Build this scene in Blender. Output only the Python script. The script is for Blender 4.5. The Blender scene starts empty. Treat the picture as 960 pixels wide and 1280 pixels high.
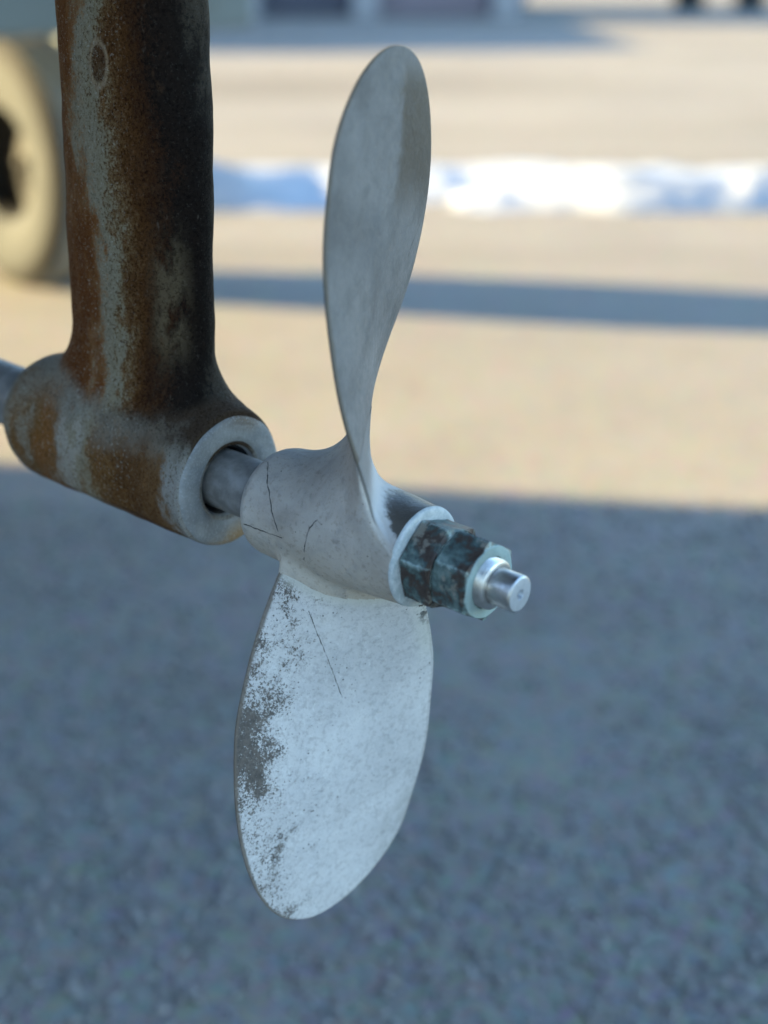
import bpy, bmesh, math, random
import numpy as np
from mathutils import Matrix, Vector

# ------------------------------------------------------------------ camera, sky, sun, exposure
scene = bpy.context.scene
COL = scene.collection
R = math.radians
EYE = 0.85
PITCH = R(21.5)
cam_data = bpy.data.cameras.new('camera')
cam_data.sensor_fit = 'VERTICAL'
cam_data.sensor_height = 36.0
cam_data.lens = 50.0
cam_data.clip_start = 0.02
cam_data.clip_end = 2000.0
cam_data.dof.use_dof = True
cam_data.dof.focus_distance = 0.645
cam_data.dof.aperture_fstop = 4.1
cam_data.dof.aperture_blades = 0
cam = bpy.data.objects.new('camera', cam_data)
COL.objects.link(cam)
cam.location = (0, 0, EYE)
cam.rotation_euler = (math.pi / 2 - PITCH, 0, 0)
scene.camera = cam

SUN_EL, SUN_AZ = R(13.0), R(-80.0)          # azimuth measured from +Y towards +X
world = bpy.data.worlds.new('World')
scene.world = world
world.use_nodes = True
wn = world.node_tree.nodes
sky = wn.new('ShaderNodeTexSky')
sky.sky_type = 'NISHITA'
sky.sun_disc = False
sky.sun_elevation = SUN_EL
sky.sun_rotation = SUN_AZ
sky.dust_density = 0.4
sky.ozone_density = 2.6
world.node_tree.links.new(sky.outputs[0], wn['Background'].inputs[0])
wn['Background'].inputs[1].default_value = 0.1

sun_data = bpy.data.lights.new('sun', 'SUN')
sun_data.energy = 4.1
sun_data.angle = R(0.5)
sun_data.color = (1.0, 0.785, 0.40)
sun = bpy.data.objects.new('sun', sun_data)
COL.objects.link(sun)
to_sun = Vector((math.sin(SUN_AZ) * math.cos(SUN_EL), math.cos(SUN_AZ) * math.cos(SUN_EL), math.sin(SUN_EL)))
sun.rotation_euler = to_sun.to_track_quat('Z', 'Y').to_euler()

scene.view_settings.view_transform = 'Standard'
scene.view_settings.look = 'None'
scene.view_settings.exposure = 2.98
scene.view_settings.gamma = 1.0
scene.cycles.use_denoising = True
scene.cycles.max_bounces = 8

# ------------------------------------------------------------------ helpers
rng = np.random.default_rng(7)
random.seed(7)


def tag(o, label=None, cat=None, group=None, kind=None):
    if label: o['label'] = label
    if cat: o['category'] = cat
    if group: o['group'] = group
    if kind: o['kind'] = kind
    return o


def empty(name, mw=None, loc=None):
    o = bpy.data.objects.new(name, None)
    o.empty_display_size = 0.05
    COL.objects.link(o)
    if mw is not None: o.matrix_world = mw
    if loc is not None: o.location = loc
    return o


def mesh_obj(name, verts, faces, mat=None, parent=None, smooth=True, attrs=None, sharp=None):
    me = bpy.data.meshes.new(name)
    me.from_pydata([tuple(v) for v in np.asarray(verts, float)], [], [tuple(int(i) for i in q) for q in faces])
    if smooth:
        me.polygons.foreach_set('use_smooth', [True] * len(me.polygons))
    if sharp is not None:
        me.set_sharp_from_angle(angle=R(sharp))
    for k, v in (attrs or {}).items():
        v = np.asarray(v, np.float32)
        if v.ndim == 1:
            a = me.attributes.new(k, 'FLOAT', 'POINT'); a.data.foreach_set('value', v)
        else:
            a = me.attributes.new(k, 'FLOAT_VECTOR', 'POINT'); a.data.foreach_set('vector', v.ravel())
    me.update()
    o = bpy.data.objects.new(name, me)
    COL.objects.link(o)
    if mat: me.materials.append(mat)
    if parent: o.parent = parent
    return o


def grid_faces(n, m, wrap=False):
    out = []
    mm = m if wrap else m - 1
    for i in range(n - 1):
        for j in range(mm):
            k = (j + 1) % m
            out.append((i * m + j, i * m + k, (i + 1) * m + k, (i + 1) * m + j))
    return out


def lathe(profile, seg=64):
    """profile of (axial z, radius) -> verts, faces round the z axis, ends closed when radius is 0"""
    p = np.array(profile, float)
    a = np.linspace(0, 2 * np.pi, seg, endpoint=False)
    v = np.stack([p[:, 1:2] * np.cos(a), p[:, 1:2] * np.sin(a), np.repeat(p[:, :1], seg, 1)], -1).reshape(-1, 3)
    return v, grid_faces(len(p), seg, True)


def smooth_profile(pts, n=8):
    """rounded resampling of a profile (Catmull-Rom)"""
    p = np.array(pts, float); out = []
    q = np.vstack([2 * p[0] - p[1], p, 2 * p[-1] - p[-2]])
    for i in range(1, len(q) - 2):
        for t in np.linspace(0, 1, n, endpoint=False):
            out.append(.5 * (2 * q[i] + (q[i + 1] - q[i - 1]) * t + (2 * q[i - 1] - 5 * q[i] + 4 * q[i + 1] - q[i + 2]) * t * t
                             + (3 * q[i] - q[i - 1] - 3 * q[i + 1] + q[i + 2]) * t ** 3))
    out.append(p[-1])
    return np.array(out)


def box_bm(bm, size, loc=(0, 0, 0), rot=None, bevel=0.0):
    r = bmesh.ops.create_cube(bm, size=1.0)
    vs = r['verts']
    bmesh.ops.scale(bm, vec=size, verts=vs)
    if bevel:
        es = list({e for v in vs for e in v.link_edges})
        rr = bmesh.ops.bevel(bm, geom=es, offset=bevel, segments=2, affect='EDGES', profile=.5)
        vs = [v for v in rr['verts']]
        vs = list({v for f in rr['faces'] for v in f.verts} | set(x for x in vs if x.is_valid))
    if rot is not None:
        bmesh.ops.rotate(bm, cent=(0, 0, 0), matrix=rot, verts=vs)
    bmesh.ops.translate(bm, vec=loc, verts=vs)


def bm_obj(name, bm, mat=None, parent=None, smooth=False):
    me = bpy.data.meshes.new(name)
    bm.to_mesh(me); bm.free()
    if smooth:
        me.polygons.foreach_set('use_smooth', [True] * len(me.polygons))
        me.set_sharp_from_angle(angle=R(40))
    o = bpy.data.objects.new(name, me)
    COL.objects.link(o)
    if mat: me.materials.append(mat)
    if parent: o.parent = parent
    return o


def box(name, size, loc, mat, parent=None, rotz=0.0, bevel=0.004):
    bm = bmesh.new()
    box_bm(bm, size, bevel=bevel)
    o = bm_obj(name, bm, mat, parent)
    o.location = loc
    o.rotation_euler.z = rotz
    return o


def vnoise(P, freq, seed, octaves=3):
    """cheap smooth value noise on points (n,3) for shaping meshes"""
    P = np.asarray(P, float) * freq
    tot = np.zeros(len(P)); amp = 1.0
    for o in range(octaves):
        Q = P * (2 ** o) + 17.3 * seed + 5.1 * o
        i = np.floor(Q).astype(np.int64); t = Q - i; t = t * t * (3 - 2 * t)
        acc = 0
        for dx in (0, 1):
            for dy in (0, 1):
                for dz in (0, 1):
                    h = (i[:, 0] + dx) * 374761393 + (i[:, 1] + dy) * 668265263 + (i[:, 2] + dz) * 2147483647 + seed * 974711
                    h = (h ^ (h >> 13)) * 1274126177
                    h = ((h ^ (h >> 16)) & 0xffff) / 65535.0 - .5
                    w = (t[:, 0] if dx else 1 - t[:, 0]) * (t[:, 1] if dy else 1 - t[:, 1]) * (t[:, 2] if dz else 1 - t[:, 2])
                    acc = acc + w * h
        tot += acc * amp; amp *= .5
    return tot


# ------------------------------------------------------------------ node helpers
class Mat:
    def __init__(self, name, rough=.6, spec=.4, metal=0.0):
        self.m = bpy.data.materials.new(name); self.m.use_nodes = True
        self.t = self.m.node_tree; self.n = self.t.nodes
        self.b = self.n['Principled BSDF']
        self.b.inputs['Roughness'].default_value = rough
        self.b.inputs['Specular IOR Level'].default_value = spec
        self.b.inputs['Metallic'].default_value = metal

    def put(self, sock, v):
        if hasattr(v, 'is_linked') or hasattr(v, 'links'):
            self.t.links.new(v, sock)
        elif isinstance(v, (tuple, list)) and len(v) == 3 and sock.type == 'RGBA':
            sock.default_value = (*v, 1)
        else:
            sock.default_value = v

    def obj(self):
        return self.n.new('ShaderNodeTexCoord').outputs['Object']

    def attr(self, name, vec=False):
        a = self.n.new('ShaderNodeAttribute'); a.attribute_name = name
        return a.outputs['Vector'] if vec else a.outputs['Fac']

    def scale(self, vec, s, loc=(0, 0, 0)):
        m = self.n.new('ShaderNodeMapping'); self.put(m.inputs['Vector'], vec)
        m.inputs['Scale'].default_value = s if isinstance(s, (tuple, list)) else (s, s, s)
        m.inputs['Location'].default_value = loc
        return m.outputs[0]

    def noise(self, vec, scale, detail=4, rough=.55, dist=0.0, col=False):
        k = self.n.new('ShaderNodeTexNoise'); self.put(k.inputs['Vector'], vec)
        k.inputs['Scale'].default_value = scale; k.inputs['Detail'].default_value = detail
        k.inputs['Roughness'].default_value = rough; k.inputs['Distortion'].default_value = dist
        return k.outputs['Color' if col else 'Fac']

    def voro(self, vec, scale, out='Distance', rnd=1.0):
        k = self.n.new('ShaderNodeTexVoronoi'); self.put(k.inputs['Vector'], vec)
        k.inputs['Scale'].default_value = scale; k.inputs['Randomness'].default_value = rnd
        return k.outputs[out]

    def math(self, op, a, b=0.0, c=None, clamp=False):
        k = self.n.new('ShaderNodeMath'); k.operation = op; k.use_clamp = clamp
        self.put(k.inputs[0], a); self.put(k.inputs[1], b)
        if c is not None: self.put(k.inputs[2], c)
        return k.outputs[0]

    def vmath(self, op, a, b=None, out=0):
        k = self.n.new('ShaderNodeVectorMath'); k.operation = op
        self.put(k.inputs[0], a)
        if b is not None: self.put(k.inputs[1], b)
        return k.outputs[out]

    def sep(self, v):
        k = self.n.new('ShaderNodeSeparateXYZ'); self.put(k.inputs[0], v)
        return k.outputs

    def step(self, x, lo, hi, a=0.0, b=1.0):
        k = self.n.new('ShaderNodeMapRange'); k.interpolation_type = 'SMOOTHSTEP'
        self.put(k.inputs['Value'], x)
        flip = lo > hi
        if flip: lo, hi, a, b = hi, lo, b, a
        k.inputs['From Min'].default_value = lo; k.inputs['From Max'].default_value = hi
        k.inputs['To Min'].default_value = a; k.inputs['To Max'].default_value = b
        return k.outputs[0]

    def mix(self, fac, a, b, mode='MIX'):
        k = self.n.new('ShaderNodeMix'); k.data_type = 'RGBA'; k.blend_type = mode
        self.put(k.inputs[0], fac); self.put(k.inputs[6], a); self.put(k.inputs[7], b)
        return k.outputs[2]

    def ramp(self, fac, stops, ease='LINEAR'):
        k = self.n.new('ShaderNodeValToRGB'); self.put(k.inputs[0], fac)
        k.color_ramp.interpolation = ease
        e = k.color_ramp.elements
        while len(e) < len(stops): e.new(.5)
        for x, (p, c) in zip(e, stops):
            x.position = p; x.color = (*c, 1) if len(c) == 3 else c
        return k.outputs[0]

    def bump(self, h, strength=.5, dist=.001, prev=None):
        k = self.n.new('ShaderNodeBump'); self.put(k.inputs['Height'], h)
        k.inputs['Strength'].default_value = strength; k.inputs['Distance'].default_value = dist
        if prev is not None: self.put(k.inputs['Normal'], prev)
        return k.outputs[0]

    def segdist(self, p, a, b):
        """distance from p to the segment a-b (for a scratch)"""
        ba = Vector(b) - Vector(a)
        pa = self.vmath('SUBTRACT', p, tuple(a))
        h = self.math('MULTIPLY', self.vmath('DOT_PRODUCT', pa, tuple(ba), out='Value'), 1 / ba.length_squared, clamp=True)
        k = self.n.new('ShaderNodeVectorMath'); k.operation = 'SCALE'
        k.inputs[0].default_value = tuple(ba); self.put(k.inputs['Scale'], h)
        return self.vmath('LENGTH', self.vmath('SUBTRACT', pa, k.outputs[0]), out='Value')

    def scratches(self, p, polylines, width=.0003, wob=.0012):
        """1 on thin scratch lines given as polylines in the coordinates of p"""
        w = self.noise(p, 260, 2, .5, 0, True)
        off = self.vmath('MULTIPLY', self.vmath('SUBTRACT', w, (.5, .5, .5)), (wob, wob, wob))
        q = self.vmath('ADD', p, off)
        tot = None
        for line in polylines:
            for a, b in zip(line[:-1], line[1:]):
                s = self.step(self.segdist(q, a, b), width * .5, width * 1.5, 1.0, 0.0)
                tot = s if tot is None else self.math('MAXIMUM', tot, s)
        return tot

    def done(self, color=None, rough=None, normal=None, metal=None):
        if color is not None: self.put(self.b.inputs['Base Color'], color)
        if rough is not None: self.put(self.b.inputs['Roughness'], rough)
        if metal is not None: self.put(self.b.inputs['Metallic'], metal)
        if normal is not None: self.put(self.b.inputs['Normal'], normal)
        return self.m


def plain(name, col, rough=.7, var=.25, scale=8.0, spec=.3, bump=0.0, metal=0.0):
    m = Mat(name, rough, spec, metal)
    o = m.obj()
    n = m.noise(o, scale, 5, .6)
    c = m.mix(n, tuple(x * (1 - var) for x in col), tuple(min(1, x * (1 + var)) for x in col))
    return m.done(c, normal=m.bump(m.noise(o, scale * 6, 4), bump, .004) if bump else None)


# ------------------------------------------------------------------ the setting
def ground_material():
    m = Mat('yard_gravel', .95, .15)
    o = m.obj()
    big = m.noise(m.scale(o, (.22, .55, .5)), 1.0, 5, .6, .5)
    mid = m.noise(o, 3.2, 5, .6)
    fine = m.noise(o, 60, 4, .7)
    cell = m.voro(o, 95, 'Color')
    c = m.ramp(big, [(.3, (.21, .185, .155)), (.48, (.295, .268, .228)), (.62, (.325, .298, .26)), (.75, (.36, .335, .305))])
    c = m.mix(m.step(mid, .35, .75, 0.0, .6), c, (.265, .238, .20), 'MIX')
    c = m.mix(.4, c, m.mix(1.0, c, m.mix(.6, (.75, .75, .75), cell), 'MULTIPLY'))
    moss = m.step(m.noise(o, 5.5, 4, .65, .6), .60, .74)
    c = m.mix(m.math('MULTIPLY', moss, .5), c, (.15, .14, .118))
    b = m.bump(m.voro(o, 120), .35, .004)
    b = m.bump(fine, .3, .003, b)
    return m.done(c, normal=b)


M_GROUND = ground_material()


def build_ground():
    xs = np.unique(np.concatenate([np.linspace(-6, 6, 97), np.linspace(-40, 40, 41), [-700, -300, -120, 120, 300, 700]]))
    ys = np.unique(np.concatenate([np.linspace(-2, 12, 113), np.linspace(-40, 60, 51), [-700, -300, -120, 120, 300, 700]]))
    X, Y = np.meshgrid(xs, ys)
    P = np.stack([X.ravel(), Y.ravel(), np.zeros(X.size)], -1)
    amp = np.clip(1 - np.hypot(P[:, 0], P[:, 1]) / 40, 0, 1)
    P[:, 2] = vnoise(P, .9, 3, 3) * .010 * amp
    o = mesh_obj('ground', P, grid_faces(len(ys), len(xs)), M_GROUND)
    return tag(o, kind='structure')


build_ground()


def build_gravel():
    """loose small stones lying on the yard, thick near the camera"""
    m = Mat('loose_stones', .9, .2)
    i = m.n.new('ShaderNodeNewGeometry').outputs['Random Per Island']
    c = m.ramp(i, [(0, (.165, .152, .14)), (.35, (.20, .184, .17)), (.7, (.23, .212, .197)), (.97, (.28, .262, .245)), (1, (.15, .142, .125))])
    m.done(c)
    n = 30000
    d = .75 + 1.45 * rng.random(n) ** 1.1
    x = (rng.random(n) - .5) * (.9 + d * 1.0)
    clump = vnoise(np.stack([x, d, d * 0], -1), 4.0, 11, 2)
    keep = rng.random(n) < np.clip(.62 + clump * 1.3, .12, 1)
    x, d = x[keep], d[keep]; n = len(x)
    r = .0018 + .0042 * rng.random(n) ** 2.4
    t = (1 + 5 ** .5) / 2
    ico = np.array([(-1, t, 0), (1, t, 0), (-1, -t, 0), (1, -t, 0), (0, -1, t), (0, 1, t), (0, -1, -t), (0, 1, -t), (t, 0, -1), (t, 0, 1), (-t, 0, -1), (-t, 0, 1)]) / math.sqrt(1 + t * t)
    tri = np.array([(0, 11, 5), (0, 5, 1), (0, 1, 7), (0, 7, 10), (0, 10, 11), (1, 5, 9), (5, 11, 4), (11, 10, 2), (10, 7, 6), (7, 1, 8), (3, 9, 4), (3, 4, 2), (3, 2, 6), (3, 6, 8), (3, 8, 9), (4, 9, 5), (2, 4, 11), (6, 2, 10), (8, 6, 7), (9, 8, 1)])
    sc = np.stack([r * (1 + .5 * rng.random(n)), r, r * (.5 + .35 * rng.random(n))], -1)
    V = ico[None] * sc[:, None] * (1 + .28 * (rng.random((n, 12, 1)) - .5))
    a = rng.random(n) * 2 * np.pi
    ca, sa = np.cos(a)[:, None], np.sin(a)[:, None]
    W = np.stack([V[..., 0] * ca - V[..., 1] * sa, V[..., 0] * sa + V[..., 1] * ca, V[..., 2]], -1)
    gz = vnoise(np.stack([x, d, d * 0], -1), .9, 3, 3) * .010
    W += np.stack([x, d, gz + sc[:, 2] * .35], -1)[:, None]
    F = (tri[None] + (np.arange(n) * 12)[:, None, None]).reshape(-1, 3)
    me = bpy.data.meshes.new('loose_gravel')
    me.vertices.add(n * 12); me.vertices.foreach_set('co', W.astype(np.float32).ravel())
    me.loops.add(len(F) * 3); me.loops.foreach_set('vertex_index', F.astype(np.int32).ravel())
    me.polygons.add(len(F)); me.polygons.foreach_set('loop_start', (np.arange(len(F)) * 3).astype(np.int32))
    me.update(calc_edges=True); me.validate()
    me.materials.append(m.m)
    o = bpy.data.objects.new('loose_gravel', me); COL.objects.link(o)
    tag(o, 'small loose stones scattered over the sandy yard', 'gravel', kind='stuff')


build_gravel()

# ------------------------------------------------------------------ unseen near shed, added to lay its long shadow over the foreground
M_BOARD = plain('weathered_boards', (.19, .14, .11), .8, .35, 5, bump=.3)
M_ROOF = plain('roof_felt', (.06, .06, .065), .8, .3, 4)
M_TRIM = plain('white_trim', (.68, .66, .62), .6, .1, 5)
M_PANE = plain('window_glass', (.05, .06, .07), .1, .1, 3, spec=.6)


def gable_shed(name, label, x0, x1, y0, y1, h, ridge, wall_mat, roof_mat, doors=()):
    """a timber shed; ridge along Y; one board for each wall strip facing +X"""
    root = empty(name, loc=((x0 + x1) / 2, (y0 + y1) / 2, 0))
    tag(root, label, 'shed')
    cx, cy = (x0 + x1) / 2, (y0 + y1) / 2
    a, b = (x1 - x0) / 2, (y1 - y0) / 2
    v = [(-a, -b, 0), (a, -b, 0), (a, b, 0), (-a, b, 0), (-a, -b, h), (a, -b, h), (a, b, h), (-a, b, h), (0, -b, ridge), (0, b, ridge)]
    mesh_obj('wall', v, [(0, 1, 5, 8, 4), (2, 3, 7, 9, 6), (1, 2, 6, 5), (3, 0, 4, 7)], wall_mat, root, False)
    for s in (-1, 1):
        e = .18; t = .09
        sl = (ridge - h) / a
        q = [(0, -b - e, ridge + .02), (0, b + e, ridge + .02), (s * (a + e), b + e, h - sl * e + .02), (s * (a + e), -b - e, h - sl * e + .02)]
        q2 = [(x, y, z + t) for x, y, z in q]
        mesh_obj('roof', q + q2, [(0, 1, 2, 3), (4, 7, 6, 5), (0, 4, 5, 1), (1, 5, 6, 2), (2, 6, 7, 3), (3, 7, 4, 0)], roof_mat, root, False)
    n = int((y1 - y0) / .24)
    me = None
    for i in range(n):
        y = -b + (i + .5) * (2 * b / n)
        if any(lo < y < hi for lo, hi in doors): continue
        if me is None:
            o = box('board', (.028, 2 * b / n - .012, h - .02), (a + .016, y, h / 2), wall_mat, root, bevel=.003); me = o.data
        else:
            o = bpy.data.objects.new('board', me); COL.objects.link(o); o.parent = root; o.location = (a + .016, y, h / 2)
    for lo, hi in doors:
        dr = box('door', (.05, hi - lo - .04, 2.1), (a + .027, (lo + hi) / 2, 1.06), M_TRIM, root)
        hd = box('handle', (.05, .03, .14), (.045, (hi - lo) * .4, 0), M_ROOF, dr)
    for y in (-b * .5, b * .45):
        wdw = box('window', (.05, .9, .8), (a + .04, y, 1.55), M_TRIM, root)
        box('pane', (.02, .8, .7), (.022, 0, 0), M_PANE, wdw)
    return root


# shadow edge on the ground runs through (-0.69, 2.41) and (0.63, 2.19)
SH_X = -7.0
edge_y = 2.28 + (0 - SH_X) * (-math.cos(SUN_AZ) / math.sin(SUN_AZ))
gable_shed('near_shade_shed', 'unseen brown board shed added to shade the near part of the yard', SH_X - 5, SH_X, edge_y - 13, edge_y, 3.6, 5.0, M_BOARD, M_ROOF, doors=((-1.0, .2),))

# ------------------------------------------------------------------ unseen far shed added for its shadow strip, then the far building
M_GREYWALL = plain('grey_blue_cladding', (.16, .17, .20), .7, .2, 2)
gable_shed('far_shade_shed', 'unseen grey clad shed far away, added to cast a shadow across the yard', -22, -9.2, 16.2, 26, 2.6, 3.4, M_GREYWALL, M_ROOF)


def far_building():
    root = empty('storage_building', loc=(-1.6, 21.2, 0))
    tag(root, 'low grey building in shade at the far edge of the yard', 'building')
    dark = plain('dark_opening', (.075, .075, .095), .8)
    mauve = plain('mauve_cladding', (.19, .16, .18), .8, .2, 1)
    lite = plain('pale_post', (.30, .30, .31), .7)
    box('wall', (8.4, 5, 3.2), (-.6, 2.5, 1.6), M_GREYWALL, root, bevel=.02)
    box('roof', (9.0, 5.8, .25), (-.6, 2.5, 3.33), M_ROOF, root, bevel=.02)
    for x in (-4.5, -.32, 1.35, 3.3):
        box('post', (.36, .3, 3.1), (x, -.17, 1.55), lite, root)
    for x, w, mm in ((-3.2, 2.0, dark), (-1.1, 1.1, dark), (.55, 1.1, dark), (2.3, 1.5, mauve)):
        d_ = box('door', (w, .1, 2.6), (x, -.06, 1.32), mm, root)
        box('handle', (.06, .08, .3), (w * .4, -.09, -.1), lite, d_)


far_building()
M_DARKPOST = plain('tarred_post', (.03, .028, .026), .8)
for x, lab in ((4.75, 'dark wooden post beyond the yard, left one of the two at top right'), (5.7, 'dark wooden post beyond the yard, right one of the two at top right')):
    bm = bmesh.new()
    bmesh.ops.create_cone(bm, cap_ends=True, segments=14, radius1=.24, radius2=.2, depth=1.2)
    top = [e for e in bm.edges if all(v.co.z > .5 for v in e.verts)]
    bmesh.ops.bevel(bm, geom=top, offset=.05, segments=2, affect='EDGES')
    o = bm_obj('mooring_post', bm, M_DARKPOST, None, True)
    o.location = (x, 23.5, .59)
    tag(o, lab, 'post', 'dark posts at the far edge')


# ------------------------------------------------------------------ melting snow strip
def build_snow():
    m = Mat('old_snow', .55, .35)
    o = m.obj()
    n = m.noise(o, 9, 5, .6)
    c = m.mix(m.step(n, .3, .75), (.35, .37, .40), (.43, .44, .455))
    dirt = m.step(m.noise(o, 26, 5, .7), .66, .8)
    c = m.mix(m.math('MULTIPLY', dirt, .35), c, (.26, .24, .21))
    m.b.inputs['Subsurface Weight'].default_value = 0.0
    m.done(c, normal=m.bump(m.noise(o, 40, 5, .6), .5, .01))
    nx, ny = 380, 90
    xs = np.linspace(-3.4, 4.6, nx); ts = np.linspace(0, 1, ny) ** 1.35
    X, T = np.meshgrid(xs, ts)
    P2 = np.stack([X.ravel(), X.ravel() * 0, X.ravel() * 0], -1)
    front = 5.06 + (.22 * vnoise(P2, .8, 21, 2) + .10 * vnoise(P2, 3.1, 23, 2)).reshape(X.shape)
    depth = 1.25 + .5 * vnoise(P2, .9, 22, 2).reshape(X.shape)
    Y = front + T * depth
    Q = np.stack([X.ravel(), Y.ravel(), Y.ravel() * 0], -1)
    # a low bank: steep on the camera side, thinning out slowly behind
    ridge = np.clip(T / .13, 0, 1) ** .75 * np.clip((1 - T) / .87, 0, 1) ** .9
    lump = vnoise(Q, 1.7, 31, 3).reshape(X.shape)
    lump2 = vnoise(Q, 8.0, 37, 2).reshape(X.shape)
    Z = ridge * (.088 + .15 * lump + .03 * lump2) - .006 + .03 * np.minimum(lump, 0)
    ends = np.clip((xs - xs[0]) / .5, 0, 1) * np.clip((xs[-1] - xs) / .5, 0, 1)
    Z = Z * ends[None] - .02 * (1 - ends[None])
    V = np.stack([X.ravel(), Y.ravel(), Z.ravel()], -1)
    ob = mesh_obj('snow_bank', V, grid_faces(ny, nx), m.m)
    tag(ob, 'strip of melting white snow with bluish shaded lumps across the yard', 'snow')


build_snow()


# ------------------------------------------------------------------ yard transporter with the big tyre at the left
def transporter():
    n_ = Vector((-.74, -.67, 0)).normalized()      # wheel axis, towards the frame
    w_ = Vector((.67, -.74, 0)).normalized()       # rolling direction
    root = empty('boat_transporter', loc=(-.955, 3.90, 0))
    tag(root, 'yard trailer with a pale dusty tyre under a grey green beam', 'trailer')
    rub = Mat('dusty_rubber', .85, .25)
    o = rub.obj()
    dn = rub.noise(o, 7, 5, .65)
    rub.done(rub.mix(rub.step(dn, .3, .7), (.046, .051, .052), (.064, .069, .070)), normal=rub.bump(rub.noise(o, 90, 3), .3, .003))
    tread_m = plain('tread_rubber', (.17, .155, .125), .9, .25, 9)
    shoulder_m = plain('dark_rubber', (.030, .030, .029), .85, .25, 9)
    rim_m = plain('shade_black_rim', (.008, .008, .009), .7, .2, 8)  # near-black colour stands in for the shade inside the wheel recess
    teal = plain('grey_green_paint', (.115, .14, .138), .5, .2, 4)
    Rt, half = .33, .095
    axis = Matrix.Rotation(0, 4, 'Z')
    frame = Matrix((( *w_, 0), (0, 0, 1, 0), (*n_, 0), (0, 0, 0, 1))).transposed()   # local x=w, y=up, z=n

    def wheel(offset):
        base = Matrix.Translation(offset + Vector((0, 0, Rt - .004))) @ frame
        wh = empty('wheel'); wh.parent = root; wh.matrix_local = base
        prof = smooth_profile([(-half + .02, .148), (-half, .185), (-half - .006, .24), (-half + .004, .29), (-half + .025, .318)], 6)
        prof2 = prof.copy(); prof2[:, 0] *= -1
        # tread band with lugs
        seg = 180
        a = np.linspace(0, 2 * np.pi, seg, endpoint=False)
        zs = np.linspace(-half + .025, half - .025, 13)
        rows = []
        for k, z in enumerate(zs):
            crown = .3285 - .010 * (abs(z) / half) ** 2
            lug = np.where((np.arange(seg) + (3 if z > 0 else 0)) % 6 < 2, -.012, 0) * (1 if abs(z) > .02 else .2)
            r = crown + lug + (-.01 if k in (6,) else 0)
            rows.append(np.stack([r * np.cos(a), r * np.sin(a), np.full(seg, z)], -1))
        # sidewalls
        for name, pr, flip in (('sidewall', prof, False), ('sidewall', prof2, True)):
            cut = int(np.argmax(pr[:, 1] > .272))
            v, f = lathe(pr[:cut + 1], 96)
            mesh_obj(name, v, f, rub.m, wh)
            v, f = lathe(pr[cut:], 96)
            mesh_obj('shoulder', v, f, shoulder_m, wh)
        mesh_obj('tread', np.concatenate(rows), grid_faces(13, seg, True), tread_m, wh, smooth=True, sharp=30)
        for s in (1, -1):
            v, f = lathe([(s * (half - .021), .149), (s * (half - .03), .142), (s * .02, .134), (s * .004, .12), (s * .004, .05), (s * .008, .048), (s * .009, .0)], 64)
            mesh_obj('rim', v, f, rim_m, wh)
        v, f = lathe([(.022, .0), (.022, .02), (.03, .018), (.031, 0)], 32)
        mesh_obj('hub', v, f, rim_m, wh)
        return wh
    wheel(Vector((0, 0, 0)))
    wheel(n_ * 3.1)
    ang = math.atan2(w_.y, w_.x)
    # side beams along the rolling direction, a cross beam well above the axles
    for k, off in ((0, n_ * -.13), (1, n_ * 3.23)):
        box('side_beam', (1.0, .12, .20), off + w_ * .15 + Vector((0, 0, .83)), teal, root, ang, .012)
        box('stub_axle', (.06, .14, .06), off * .5 + (n_ * 0 if k == 0 else n_ * 1.55) + Vector((0, 0, Rt)), rim_m, root, ang, .006)
        box('leg_plate', (.09, .03, .46), off + Vector((0, 0, .52)), teal, root, ang, .006)
    box('cross_beam', (.14, 3.9, .2), n_ * 1.55 + w_ * .42 + Vector((0, 0, .77)), teal, root, ang, .012)


transporter()

# ------------------------------------------------------------------ shaft frame: local z = shaft axis pointing aft, local x = up across it
HUB = Vector((-0.01826, 0.60192, 0.60622))
AFT = Vector((0.75725, -0.65124, -0.04951)).normalized()
UPC = Vector((0, math.sin(PITCH), math.cos(PITCH)))      # reference direction only for the roll about the shaft
E1 = (UPC - AFT * UPC.dot(AFT)).normalized()
E2 = AFT.cross(E1)
SHAFT = Matrix(((*E1, 0), (*E2, 0), (*AFT, 0), (0, 0, 0, 1))).transposed()
SHAFT.translation = HUB


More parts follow.
